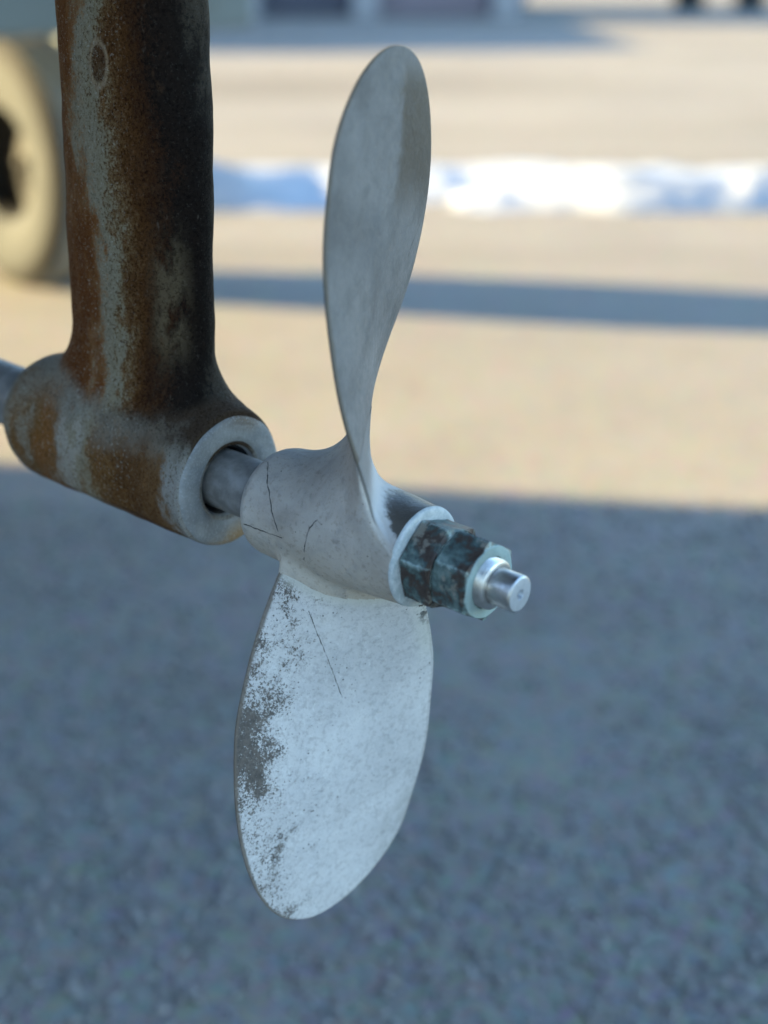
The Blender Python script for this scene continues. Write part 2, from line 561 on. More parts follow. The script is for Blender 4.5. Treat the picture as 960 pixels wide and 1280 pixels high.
# ------------------------------------------------------------------ the boat that carries the strut (its underside is just above the picture)
def boat():
    fwd = Vector((-AFT.x, -AFT.y, 0)).normalized()
    prt = Vector((-fwd.y, fwd.x, 0))
    org = HUB - AFT * .135; org = Vector((org.x, org.y, 0))
    root = empty('sailboat', loc=org)
    tag(root, 'hauled out sailing boat carrying the rusty strut', 'boat')
    anti = plain('dark_antifouling', (.06, .065, .075), .8, .35, 6)
    st = [(-.62, 1.30, .55, .75), (-.3, 1.16, .72, .9), (.0, 1.05, .85, 1.0), (.6, .95, 1.05, 1.1), (1.5, .86, 1.3, 1.25), (2.8, .98, 1.4, 1.3), (4.2, 1.28, 1.2, 1.15), (5.4, 1.58, .75, 1.0), (6.4, 1.95, .05, .75)]
    m = 25
    V = []
    for s, zb, hb, dp in st:
        for j in range(m):
            a = -math.pi / 2 + math.pi * j / (m - 1)
            y = hb * math.copysign(abs(math.sin(a)) ** .8, math.sin(a))
            z = zb + dp * (1 - math.cos(a) ** .75) if abs(math.cos(a)) > 1e-6 else zb + dp
            p = fwd * s + prt * y
            V.append((p.x, p.y, z))
    F = grid_faces(len(st), m)
    F.append(tuple(range(m)))
    F += [tuple([i * m + m - 1, i * m, (i + 1) * m, (i + 1) * m + m - 1]) for i in range(len(st) - 1)]
    mesh_obj('hull', V, F, anti, root, True, sharp=50)
    # long fin keel
    kv = []
    for z, s0, s1, t in ((.06, 1.2, 2.4, .10), (.5, 1.1, 2.5, .09), (.95, 1.0, 2.7, .12), (1.05, .9, 2.8, .14)):
        for j in range(24):
            a = 2 * math.pi * j / 24
            s = (s0 + s1) / 2 + (s1 - s0) / 2 * math.cos(a)
            p = fwd * s + prt * (t * math.sin(a))
            kv.append((p.x, p.y, z))
    kf = grid_faces(4, 24, True) + [tuple(range(23, -1, -1))]
    mesh_obj('keel', kv, kf, anti, root, True, sharp=50)
    blk = plain('keel_block_timber', (.25, .19, .13), .85, .3, 6)
    for s in (1.5, 2.4):
        p = fwd * s
        k = box('keel_block', (.9, .2, .085), org + p + Vector((0, 0, .036)), blk, None, math.atan2(prt.y, prt.x), .006)
        tag(k, 'timber block under the boat keel, %s one' % ('rear' if s < 2 else 'front'), 'block', 'keel blocks')


boat()


# ------------------------------------------------------------------ strut and barrel
def strut_material():
    m = Mat('strut_coating', .8, .07)
    o = m.obj()
    u, hgt, along, top, arm = m.attr('across'), m.attr('height'), m.attr('along'), m.attr('top'), m.attr('arm')
    tall = m.scale(o, (1, 1, .4))
    wob = m.noise(tall, 30, 5, .6, .4)
    wob2 = m.noise(m.scale(o, (1, 1, .55)), 105, 6, .68)
    grain = m.noise(o, 640, 5, .8)
    salt = m.noise(o, 620, 4, .8)
    fine = m.noise(o, 1100, 3, .7)
    cen = lambda x, k: m.math('MULTIPLY', m.math('SUBTRACT', x, .5), k)
    grey = (.235, .195, .135)
    # --- arm: coating bands eaten into each other; near-black side is dark coating plus painted shade
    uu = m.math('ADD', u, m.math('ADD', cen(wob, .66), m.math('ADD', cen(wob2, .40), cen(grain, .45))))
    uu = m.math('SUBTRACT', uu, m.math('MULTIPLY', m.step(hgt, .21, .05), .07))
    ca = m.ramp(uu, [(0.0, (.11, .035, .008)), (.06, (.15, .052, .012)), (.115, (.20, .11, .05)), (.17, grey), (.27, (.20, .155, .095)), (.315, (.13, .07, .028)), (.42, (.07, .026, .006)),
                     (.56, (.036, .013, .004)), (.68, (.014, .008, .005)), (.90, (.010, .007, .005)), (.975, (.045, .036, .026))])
    pc = m.math('MULTIPLY', m.step(m.math('ABSOLUTE', m.math('SUBTRACT', u, .70)), .19, .04), m.step(m.math('ABSOLUTE', m.math('SUBTRACT', hgt, .085)), .045, .010))
    ca = m.mix(m.math('MULTIPLY', m.math('MULTIPLY', pc, m.step(wob2, .36, .60)), .75), ca, (.14, .10, .055))
    fl = m.math('MULTIPLY', m.step(m.noise(tall, 190, 6, .8), .60, .70), m.step(u, .3, .55))
    ca = m.mix(m.math('MULTIPLY', fl, .45), ca, (.13, .105, .08))
    ring = m.vmath('LENGTH', m.vmath('MULTIPLY', m.vmath('SUBTRACT', o, MARK), (1, 1, .62)), out='Value')
    rr = m.step(m.math('ABSOLUTE', m.math('SUBTRACT', ring, .0062)), .0016, .0003)
    ca = m.mix(m.math('MULTIPLY', m.step(ring, .0058, .0045), .75), ca, (.06, .026, .010))
    ca = m.mix(m.math('MULTIPLY', rr, .75), ca, (.26, .18, .11))
    # --- barrel: rust patches between grey, greyer on its upper side, dark at the top towards the face
    al = m.math('ADD', along, m.math('ADD', cen(wob, .40), m.math('ADD', cen(wob2, .36), cen(grain, .22))))
    cb = m.ramp(al, [(0.0, (.24, .22, .19)), (.10, (.22, .18, .13)), (.19, (.15, .072, .022)), (.28, (.18, .072, .018)), (.36, (.15, .072, .026)), (.43, (.30, .26, .21)), (.49, grey), (.55, (.22, .165, .10)), (.62, (.14, .066, .02)), (.76, (.085, .036, .011)), (.92, (.13, .066, .026)), (.99, (.26, .24, .21))])
    tt = m.math('ADD', top, m.math('ADD', cen(wob, .6), m.math('ADD', cen(wob2, .4), cen(grain, .3))))
    cb = m.mix(m.math('MULTIPLY', m.step(tt, .62, .95), m.step(along, .05, .28, .45, 1.0)), cb, (.20, .175, .138))
    dk = m.math('MULTIPLY', m.step(m.math('ADD', top, cen(wob2, .4)), .74, .92), m.step(m.math('ADD', along, cen(wob, .3)), .52, .74))
    cb = m.mix(dk, cb, (.05, .032, .02))
    af = m.step(m.math('ADD', arm, m.math('ADD', cen(wob, .8), cen(wob2, .5))), .30, .75)
    c = m.mix(af, cb, ca)
    # rust stain coming through everywhere, pits, salt
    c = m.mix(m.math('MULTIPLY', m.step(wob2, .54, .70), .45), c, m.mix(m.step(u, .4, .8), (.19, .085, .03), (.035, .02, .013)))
    c = m.mix(m.math('MULTIPLY', m.step(grain, .51, .62), .8), c, m.mix(1.0, c, (.38, .32, .26), 'MULTIPLY'))
    c = m.mix(m.math('MULTIPLY', m.step(salt, .57, .66), m.step(u, .55, .25, .06, .7)), c, (.34, .32, .27))
    b = m.bump(wob, .3, .004)
    b = m.bump(wob2, .55, .0018, b)
    b = m.bump(rr, .5, .0008, b)
    b = m.bump(grain, .6, .0008, b)
    b = m.bump(fine, .35, .0003, b)
    return m.done(c, m.step(grain, .3, .7, .5, .85), b)


MARK = (.0025, -.0174, .1897)


def surface_nets(f, xs, ys, zs):
    """mesh of the zero level of field f(P) on a (possibly uneven) grid, pulled onto the surface"""
    nx, ny, nz = len(xs), len(ys), len(zs)
    G = np.empty((nx, ny, nz), np.float32)
    YY, ZZ = np.meshgrid(ys, zs, indexing='ij')
    for i0 in range(0, nx, 24):
        xx = xs[i0:i0 + 24]
        P = np.empty((len(xx), ny, nz, 3)); P[..., 0] = xx[:, None, None]; P[..., 1] = YY; P[..., 2] = ZZ
        G[i0:i0 + 24] = f(P.reshape(-1, 3)).reshape(len(xx), ny, nz)
    ins = G < 0
    cnt = np.zeros((nx - 1, ny - 1, nz - 1), np.int8)
    for a in (0, 1):
        for b in (0, 1):
            for c in (0, 1):
                cnt += ins[a:nx - 1 + a, b:ny - 1 + b, c:nz - 1 + c]
    act = (cnt > 0) & (cnt < 8)
    I, J, K = np.nonzero(act)
    idx = -np.ones(act.shape, np.int64); idx[I, J, K] = np.arange(len(I))
    acc = np.zeros((len(I), 3)); num = np.zeros(len(I))
    for ax in range(3):
        o1, o2 = [(1, 2), (0, 2), (0, 1)][ax]
        for a in (0, 1):
            for b in (0, 1):
                d0 = [0, 0, 0]; d0[o1] = a; d0[o2] = b
                d1 = list(d0); d1[ax] = 1
                g0 = G[I + d0[0], J + d0[1], K + d0[2]]; g1 = G[I + d1[0], J + d1[1], K + d1[2]]
                cr = (g0 < 0) != (g1 < 0)
                t = np.where(cr, g0 / np.where(cr, g0 - g1, 1), 0)
                p0 = np.stack([xs[I + d0[0]], ys[J + d0[1]], zs[K + d0[2]]], -1); p1 = np.stack([xs[I + d1[0]], ys[J + d1[1]], zs[K + d1[2]]], -1)
                acc += np.where(cr[:, None], p0 + t[:, None] * (p1 - p0), 0); num += cr
    V = acc / num[:, None]
    faces = []
    for ax in range(3):
        o1, o2 = [(1, 2), (2, 0), (0, 1)][ax]
        sl0 = [slice(None)] * 3; sl1 = [slice(None)] * 3
        sl0[ax] = slice(0, -1); sl1[ax] = slice(1, None)
        for k in (o1, o2):
            sl0[k] = slice(1, -1); sl1[k] = slice(1, -1)
        A, B = ins[tuple(sl0)], ins[tuple(sl1)]
        for sign in (0, 1):
            e = np.nonzero((A & ~B) if sign == 0 else (~A & B))
            c = [e[0].copy(), e[1].copy(), e[2].copy()]
            for k in (o1, o2): c[k] = c[k] + 1
            def cell(u, w):
                q = [c[0], c[1], c[2]]; q[o1] = q[o1] - u; q[o2] = q[o2] - w
                return idx[q[0], q[1], q[2]]
            quad = np.stack([cell(1, 1), cell(0, 1), cell(0, 0), cell(1, 0)], -1)
            faces.append(quad if sign == 0 else quad[:, ::-1])
    F = np.concatenate(faces); F = F[(F >= 0).all(1)]
    eps = 2e-5
    for _ in range(3):
        v = f(V); g = np.stack([(f(V + np.eye(3)[k] * eps) - f(V - np.eye(3)[k] * eps)) / (2 * eps) for k in range(3)], -1)
        st = -(v / np.maximum((g ** 2).sum(1), .2))[:, None] * g
        ln = np.linalg.norm(st, axis=1, keepdims=True)
        V = V + st * np.minimum(1, .0006 / np.maximum(ln, 1e-9)) * .8
    return V, F


def vert_normals(V, F):
    n = np.cross(V[F[:, 2]] - V[F[:, 0]], V[F[:, 3]] - V[F[:, 1]])
    N = np.zeros_like(V)
    for k in range(4): np.add.at(N, F[:, k], n)
    return N / np.maximum(np.linalg.norm(N, axis=1, keepdims=True), 1e-12)


def smin(a, b, k):
    h = np.maximum(k - np.abs(a - b), 0) / k
    return np.minimum(a, b) - h * h * k * .25


def sub_mesh(name, V, F, N, sel, mat, parent, attrs):
    """the selected faces as an object of their own, keeping the normals of the whole surface"""
    F = F[sel]; used = np.unique(F); m = -np.ones(len(V), np.int64); m[used] = np.arange(len(used))
    o = mesh_obj(name, V[used], m[F], mat, parent, True, attrs={k: v[used] for k, v in attrs.items()})
    o.data.normals_split_custom_set_from_vertices([tuple(n) for n in N[used]])
    return o


def build_strut():
    aft = Vector((AFT.x, AFT.y, 0)).normalized(); side = Vector((0, 0, 1)).cross(aft)
    frame = Matrix(((*aft, 0), (*side, 0), (0, 0, 1, 0), (0, 0, 0, 1))).transposed()   # local x aft, y across, z up
    frame.translation = HUB - AFT * .135
    root = empty('propeller_strut', mw=frame)
    tag(root, 'rusty brown and grey strut holding the propeller shaft in a tubular bearing', 'strut')
    inv = np.array(frame.inverted().to_3x3())
    A = inv @ np.array(AFT); LE = inv @ np.array([.028, 0, 0])
    Rb, L0, L1 = .0335, -.090, .060
    a_, b_ = .0482, .0205

    def d_arm(P):
        zz = np.maximum(P[:, 2] - .02, 0)
        x = P[:, 0] + .0018 - LE[0] * zz; y = P[:, 1] - LE[1] * zz
        k0 = np.hypot(x / a_, y / b_); k1 = np.hypot(x / a_ ** 2, y / b_ ** 2)
        d = k0 * (k0 - 1) / np.maximum(k1, 1e-6)
        return np.maximum(d, -P[:, 2] - .005)

    def d_bar(P):
        t = P @ A; r = np.linalg.norm(P - t[:, None] * A, axis=1)
        dr = r - Rb
        rb, rf = .019, .0022
        qb = np.stack([dr + rb, (L0 - t) + rb], -1); qf = np.stack([dr + rf, (t - L1) + rf], -1)
        db = np.linalg.norm(np.maximum(qb, 0), axis=1) + np.minimum(qb.max(1), 0) - rb
        df = np.linalg.norm(np.maximum(qf, 0), axis=1) + np.minimum(qf.max(1), 0) - rf
        return np.where(t < 0, db, df)

    def field(P):
        t = P @ A; r = np.linalg.norm(P - t[:, None] * A, axis=1)
        u = smin(d_arm(P), d_bar(P), .030)
        bore = np.maximum(r - .0182, L1 - .018 - t)
        return np.maximum(np.maximum(u, -bore), t - L1)
    zs = np.concatenate([np.arange(-.046, .11, .0012), .11 + np.cumsum(np.linspace(.0013, .007, 85))])
    V, F = surface_nets(field, np.arange(-.128, .098, .0012), np.arange(-.046, .0461, .0012), zs)
    N = vert_normals(V, F)
    t = V @ A; rad = np.linalg.norm(V - t[:, None] * A, axis=1)
    amp = np.clip((L1 - .0015 - t) / .004, 0, 1)
    V = V + N * ((vnoise(V, 60, 5, 3) * .0011 + vnoise(V, 15, 6, 2) * .0016) * amp)[:, None]
    N = vert_normals(V, F)
    W = V @ np.array(frame.to_3x3()).T
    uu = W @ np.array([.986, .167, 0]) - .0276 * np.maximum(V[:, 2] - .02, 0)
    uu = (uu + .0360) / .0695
    da, db = d_arm(V), d_bar(V)
    arm = np.clip(.5 + (db - da) / .022, 0, 1)
    up = np.array([0, 0, 1.]) - A * A[2]; up /= np.linalg.norm(up)
    topa = .5 + .5 * ((V - t[:, None] * A) @ up) / np.maximum(rad, 1e-6)
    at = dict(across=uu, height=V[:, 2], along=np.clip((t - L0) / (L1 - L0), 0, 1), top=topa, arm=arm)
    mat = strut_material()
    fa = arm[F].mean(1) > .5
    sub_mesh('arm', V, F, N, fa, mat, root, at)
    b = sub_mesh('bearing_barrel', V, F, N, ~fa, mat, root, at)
    # pale bare ring on the aft end of the barrel
    loc = Matrix(((*E1, 0), (*E2, 0), (*AFT, 0), (0, 0, 0, 1))).transposed()
    loc.translation = HUB - AFT * .135
    loc = frame.inverted() @ loc
    fm = Mat('barrel_face', .55, .4)
    o = fm.obj()
    g = fm.noise(o, 330, 5, .7); w = fm.noise(o, 45, 4, .6)
    c = fm.mix(fm.step(w, .35, .65), (.19, .187, .18), (.29, .284, .27))
    lowright = fm.step(fm.vmath('DOT_PRODUCT', o, (-.8, -.6, 0), out='Value'), .016, .030)
    c = fm.mix(fm.math('MULTIPLY', lowright, fm.step(w, .3, .55)), c, (.26, .16, .07))
    upper = fm.step(fm.vmath('DOT_PRODUCT', o, (.9, -.1, 0), out='Value'), .020, .030)
    c = fm.mix(fm.math('MULTIPLY', upper, fm.step(w, .4, .6)), c, (.13, .085, .05))
    c = fm.mix(fm.math('MULTIPLY', fm.step(g, .6, .72), .6), c, (.16, .15, .14))
    c = fm.mix(fm.math('MULTIPLY', fm.step(fm.noise(o, 700, 4, .8), .5, .66), .45), c, (.42, .42, .41))
    fm.done(c, normal=fm.bump(g, .7, .0012))
    pr = [(L1 - .0012, .0331), (L1 + .0003, .0326), (L1 + .0012, .0314), (L1 + .0015, .0295), (L1 + .0015, .0230), (L1 + .0008, .0210), (L1 - .0002, .0198), (L1 - .0010, .0180), (L1 - .004, .0174)]
    v, f = lathe(pr, 128)
    v[:, :2] *= (1 + vnoise(v, 90, 61, 2) * .012)[:, None]
    mesh_obj('end_face', v, f, fm.m, b).matrix_local = loc
    v, f = lathe([(L1 - .006, .0181), (L1 - .003, .0174), (L1 - .0034, .0166), (L1 - .006, .0160), (L1 - .04, .0160)], 96)
    mesh_obj('bearing_sleeve', v, f, plain('black_rubber', (.012, .012, .013), .7, .2, 60), b).matrix_local = loc
    return root


build_strut()

# ------------------------------------------------------------------ propeller
FIT = dict(R=.209386, psi=.640222, rake=.008818, ax=.022564, bet=[.789268, .536822, .352338, .258927, .212788],
           half=[.033507, .041341, .048112, .052541, .054455, .056256, .059544, .059907],
           mid=[-.020875, -.028683, -.037458, -.048126, -.057754, -.068015, -.078159, -.093902], dR=.000661, drake=.00492)
R_ROOT = .030


def cubic(xk, yk, x):
    xk = np.asarray(xk, float); yk = np.asarray(yk, float)
    h = np.diff(xk); dl = np.diff(yk) / h
    m = np.zeros_like(yk); m[1:-1] = (dl[:-1] * h[1:] + dl[1:] * h[:-1]) / (h[:-1] + h[1:])
    m[0] = dl[0] * 1.5 - m[1] * .5; m[-1] = dl[-1] * 1.5 - m[-2] * .5
    i = np.clip(np.searchsorted(xk, x) - 1, 0, len(xk) - 2); t = (x - xk[i]) / h[i]
    return (2 * t ** 3 - 3 * t ** 2 + 1) * yk[i] + (t ** 3 - 2 * t ** 2 + t) * h[i] * m[i] + (-2 * t ** 3 + 3 * t ** 2) * yk[i + 1] + (t ** 3 - t ** 2) * h[i] * m[i + 1]


def blade_params(which, r):
    Rt = FIT['R'] + (FIT['dR'] if which == 0 else -FIT['dR'])
    x = (r - R_ROOT) / (Rt - R_ROOT)
    xc = np.clip(x, 0, 1)
    env = np.sqrt(np.clip(1 - np.clip((xc - .5) / .5, 0, 1) ** 2, 0, 1))
    kx = np.linspace(0, 1, 8)
    tmax = .0028 + .0026 * np.clip(1 - xc, 0, 1) ** 1.6
    return x, cubic(kx, FIT['half'], xc) * env, cubic(kx, FIT['mid'], xc), cubic(np.linspace(0, 1, 5), FIT['bet'], xc), tmax


def d_blade(P, which, side=False):
    """distance to the blade near its root, measured on the unrolled pitch helix"""
    r = np.hypot(P[:, 0], P[:, 1])
    x, half, mid, bet, tmax = blade_params(which, r)
    rk = FIT['rake'] + (FIT['drake'] if which == 0 else -FIT['drake'])
    phi = np.arctan2(P[:, 1], P[:, 0]) - FIT['psi'] - (0 if which == 0 else math.pi) + .55
    phi = (phi + math.pi) % (2 * math.pi) - math.pi - .55
    arc = phi * np.maximum(r, R_ROOT); axl = P[:, 2] - FIT['ax'] - rk * (r - R_ROOT)
    s = arc * np.cos(bet) + axl * np.sin(bet) - mid; n = -arc * np.sin(bet) + axl * np.cos(bet)
    th = tmax * np.clip(1 - np.abs(np.clip(s / np.maximum(half, 1e-4), -1, 1)) ** 2.4, 0, 1) ** .62 * .5 + .00045
    q = np.stack([np.abs(s) - half, np.abs(n) - th], -1)
    d = np.linalg.norm(np.maximum(q, 0), axis=1) + np.minimum(q.max(1), 0)
    return (d, n) if side else d


def blade_mesh(which):
    """both faces of one blade on its pitch helix, thick at the root, thin rounded edges"""
    Rt = FIT['R'] + (FIT['dR'] if which == 0 else -FIT['dR'])
    rk = FIT['rake'] + (FIT['drake'] if which == 0 else -FIT['drake'])
    sgn = 0.0 if which == 0 else math.pi
    x = np.concatenate([np.linspace(0, .8, 80), 1 - .2 * (1 - np.sin(np.linspace(0, np.pi / 2, 46)[1:]))])
    x[-1] = .99985
    env = np.sqrt(np.clip(1 - np.clip((x - .5) / .5, 0, 1) ** 2, 0, 1))
    kx = np.linspace(0, 1, 8)
    half = cubic(kx, FIT['half'], x) * env; mid = cubic(kx, FIT['mid'], x); bet = cubic(np.linspace(0, 1, 5), FIT['bet'], x)
    r = R_ROOT + (Rt - R_ROOT) * x
    # root rows below r0 reach into the hub
    rr = np.linspace(.0185, R_ROOT, 16, endpoint=False)
    r = np.concatenate([rr, r]); half = np.concatenate([np.full(16, half[0]), half]); mid = np.concatenate([np.full(16, mid[0]), mid]); bet = np.concatenate([np.full(16, bet[0]), bet])
    xx = (r - R_ROOT) / (Rt - R_ROOT)
    nc = 49
    cc = -np.cos(np.linspace(0, np.pi, nc))
    # rows inside the hub fillet stay a hair below it
    tmax = .0028 + .0026 * np.clip(1 - xx, 0, 1) ** 1.6
    fil = np.where(r < (.0550 if which == 0 else .0325), -.00012, 0.0)
    S = mid[:, None] + (half + fil)[:, None] * cc
    ang = FIT['psi'] + sgn + S * np.cos(bet)[:, None] / np.maximum(r, R_ROOT)[:, None]
    # camber: sections bow slightly
    ax = FIT['ax'] + S * np.sin(bet)[:, None] + (rk * (r - R_ROOT))[:, None]
    P = np.stack([r[:, None] * np.cos(ang), r[:, None] * np.sin(ang), ax], -1)
    du = np.gradient(P, axis=0); dv = np.gradient(P, axis=1)
    N = np.cross(du, dv); N /= np.maximum(np.linalg.norm(N, axis=-1, keepdims=True), 1e-12)
    N[-1] = N[-2]
    thick = (tmax[:, None] * np.clip(1 - np.abs(cc) ** 2.4, 0, 1) ** .62 * np.clip(env[np.clip(np.arange(len(r)) - 16, 0, None)][:, None] + .12, 0, 1)) * .5
    thick = thick + .00045 + fil[:, None]
    nr = len(r)
    wob = vnoise(P.reshape(-1, 3), 26, 12 + which, 2).reshape(nr, nc) * .0007 * np.clip((xx - .08) * 3, 0, 1)[:, None]
    top = P + N * (thick + wob)[..., None]
    bot = P - N * (thick - wob)[..., None]
    V = np.concatenate([top.reshape(-1, 3), bot.reshape(-1, 3)])
    n = nr * nc
    F = [q for q in grid_faces(nr, nc)] + [tuple(reversed([k + n for k in q])) for q in grid_faces(nr, nc)]
    for i in range(nr - 1):
        for j in (0, nc - 1):
            a, b = i * nc + j, (i + 1) * nc + j
            F.append((a, b, b + n, a + n) if j == 0 else (b, a, a + n, b + n))
    for j in range(nc - 1):
        a = (nr - 1) * nc + j
        F.append((a, a + 1, a + 1 + n, a + n))
    bc = np.tile(np.tile(cc, (nr, 1)).ravel(), 2); bx = np.tile(np.repeat(xx, nc), 2)
    bs = np.tile(np.tile(cc, (nr, 1)).ravel() * np.repeat(half, nc), 2)
    bp = np.stack([bs, np.tile(np.repeat(r, nc), 2), np.concatenate([np.zeros(n), np.full(n, .05)])], -1)
    edge = half[:, None] * (1 - np.abs(cc))
    edge = np.tile(edge.ravel(), 2)
    return V, F, dict(bc=bc, bx=bx, bp=bp, edge=edge)


SCRATCH_UP = [[(0.1396, -0.0138, -0.0071), (0.1348, -0.0117, -0.0065), (0.1301, -0.0098, -0.0059), (0.1252, -0.0093, -0.0059), (0.1203, -0.0089, -0.006), (0.1154, -0.0086, -0.0062)]]
SCRATCH_LOW = [[(-0.042, 0.007, -0.0034), (-0.0458, 0.0048, -0.0022), (-0.0496, 0.0025, -0.0011), (-0.0534, 0.0002, 0.0), (-0.058, -0.0028, 0.0013), (-0.0627, -0.0058, 0.0025), (-0.0675, -0.009, 0.0037), (-0.0727, -0.0124, 0.0048), (-0.078, -0.0159, 0.0059), (-0.0833, -0.0195, 0.007)]]
SCRATCH_HUB = [[(0.0191, 0.0176, -0.0378), (0.0158, 0.0207, -0.0341), (0.0124, 0.023, -0.0312), (0.0085, 0.0248, -0.0272), (0.0044, 0.0259, -0.0239), (0.0002, 0.0264, -0.0212), (-0.0035, 0.0262, -0.0185), (-0.0074, 0.0254, -0.0164)],
               [(0.0031, 0.026, 0.0082), (0.0042, 0.0259, 0.0048), (-0.0003, 0.0259, 0.0018), (-0.0042, 0.0256, 0.0013), (-0.0083, 0.0246, 0.0001), (-0.0123, 0.0228, -0.0006), (-0.0166, 0.0199, -0.0022)],
               [(-0.0107, 0.0238, -0.0386), (-0.0106, 0.024, -0.0332), (-0.0106, 0.024, -0.028), (-0.0101, 0.0244, -0.0208), (-0.0097, 0.0246, -0.014)]]


def blade_material(which):
    m = Mat('upper_blade_coat' if which == 0 else 'lower_blade_coat', .6, .35)
    bc, bx, bp, edge = m.attr('bc'), m.attr('bx'), m.attr('bp', True), m.attr('edge')
    o = m.obj()
    broad = m.noise(o, 22, 5, .6, .5)
    mid = m.noise(o, 70, 5, .62, .3)
    grain = m.noise(o, 330, 5, .7)
    fine = m.noise(o, 1100, 3, .7)
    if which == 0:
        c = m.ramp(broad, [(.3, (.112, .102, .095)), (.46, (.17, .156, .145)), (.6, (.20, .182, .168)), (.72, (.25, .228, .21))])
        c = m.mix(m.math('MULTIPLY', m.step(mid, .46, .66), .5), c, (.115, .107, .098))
        # brown-grey worn patch near the tip on the leading side
        t = m.math('ADD', m.math('MULTIPLY', m.step(bc, .02, -.62), 1.0), m.math('MULTIPLY', m.math('SUBTRACT', mid, .5), .8))
        pz = m.math('MULTIPLY', m.step(bx, .58, .74), m.step(bx, .995, .90))
        pm = m.math('MULTIPLY', m.step(t, .15, .6), pz)
        c = m.mix(m.math('MULTIPLY', pm, .95), c, m.mix(m.step(grain, .4, .65), (.075, .057, .04), (.115, .092, .07)))
        # a dark smear half way along
        sm = m.math('MULTIPLY', m.step(m.math('ABSOLUTE', m.math('SUBTRACT', bx, .58)), .11, .02), m.step(m.math('ABSOLUTE', m.math('SUBTRACT', bc, .25)), .38, .05))
        c = m.mix(m.math('MULTIPLY', m.math('MULTIPLY', sm, m.step(broad, .35, .6)), .6), c, (.09, .09, .092))
        sp = m.math('MULTIPLY', m.step(m.noise(o, 420, 4, .7), .60, .66), m.step(bc, .2, -.8, .15, .85))
        c = m.mix(m.math('MULTIPLY', sp, .5), c, (.14, .135, .125))
        lo, wid = (.12, .095, .07), .0026
        # yellowish film at the root
        c = m.mix(m.step(bx, .14, .02), c, (.30, .285, .27))
    else:
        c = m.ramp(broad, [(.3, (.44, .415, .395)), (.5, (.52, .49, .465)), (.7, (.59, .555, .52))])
        c = m.mix(m.math('MULTIPLY', m.step(mid, .52, .75), .6), c, (.38, .365, .352))
        c = m.mix(m.math('MULTIPLY', m.step(grain, .48, .64), .45), c, m.mix(1.0, c, (.58, .56, .55), 'MULTIPLY'))
        c = m.mix(m.math('MULTIPLY', m.step(m.noise(o, 240, 5, .75, .8), .55, .70), .5), c, (.66, .64, .61))
        # pitted leading edge: paint eaten away in flecks, almost gone in one patch
        lead = m.step(bc, .45, -1.1)
        patch = m.math('MULTIPLY', m.step(bc, -.52, -.82), m.step(m.math('ABSOLUTE', m.math('SUBTRACT', bx, .47)), .22, .03))
        pits = m.math('ADD', m.noise(o, 720, 6, .85), m.math('MULTIPLY', m.math('SUBTRACT', mid, .5), .5))
        thr = m.math('SUBTRACT', .735, m.math('ADD', m.math('MULTIPLY', lead, .225), m.math('MULTIPLY', patch, .09)))
        gone = m.step(m.math('SUBTRACT', pits, thr), -.012, .03)
        bare = m.mix(m.step(grain, .38, .62), (.035, .025, .018), (.095, .072, .054))
        c = m.mix(m.math('MULTIPLY', gone, .92), c, bare)
        # grey-brown film at the lower trailing side and on the tip
        film = m.math('MULTIPLY', m.step(bc, .45, .95), m.step(m.math('ABSOLUTE', m.math('SUBTRACT', bx, .80)), .15, .05))
        c = m.mix(m.math('MULTIPLY', m.math('MULTIPLY', film, m.step(mid, .38, .6)), .6), c, (.33, .31, .28))
        film2 = m.math('MULTIPLY', m.step(bc, .72, .95), m.step(bx, .32, .18))
        c = m.mix(m.math('MULTIPLY', film2, .5), c, (.50, .48, .40))
        # black crust where the trailing edge meets the hub
        crust = m.math('MULTIPLY', m.math('MULTIPLY', m.step(bc, .86, .93), m.step(bx, .17, .08)), m.step(grain, .46, .54))
        c = m.mix(crust, c, (.03, .03, .028))
        dots = m.math('MULTIPLY', m.step(m.voro(o, 330), .20, .10), m.step(m.math('ADD', m.noise(o, 60, 3), m.math('MULTIPLY', lead, .12)), .54, .66))
        c = m.mix(m.math('MULTIPLY', dots, .85), c, (.06, .058, .055))
        lo, wid = (.13, .10, .075), .0022
        c = m.mix(m.step(bx, .045, .0), c, (.50, .47, .40))
    # dark worn rim along the edge, wider on one side
    ew = m.math('ADD', edge, m.math('MULTIPLY', m.math('SUBTRACT', mid, .5), .004))
    rim = m.step(ew, wid, wid * .35)
    side = m.step(bc, .3, -.3, .3, 1.0) if which else m.step(bc, -.3, .3, .45, 1.0)
    c = m.mix(m.math('MULTIPLY', m.math('MULTIPLY', rim, side), .9), c, lo)
    c = m.mix(m.math('MULTIPLY', m.step(fine, .56, .70), .4), c, m.mix(1.0, c, (.5, .48, .46), 'MULTIPLY'))
    sc = (SCRATCH_UP, SCRATCH_LOW)[which]
    if sc:
        s = m.scratches(o, sc, .00024)
        c = m.mix(m.math('MULTIPLY', s, m.step(grain, .38, .55, .35, .95)), c, (.035, .033, .03))
    b = m.bump(mid, .25, .002)
    b = m.bump(grain, .45, .0007, b)
    b = m.bump(fine, .3, .00025, b)
    if which: b = m.bump(gone, -.6, .0004, b)
    return m.done(c, m.step(grain, .3, .7, .5, .72), b)


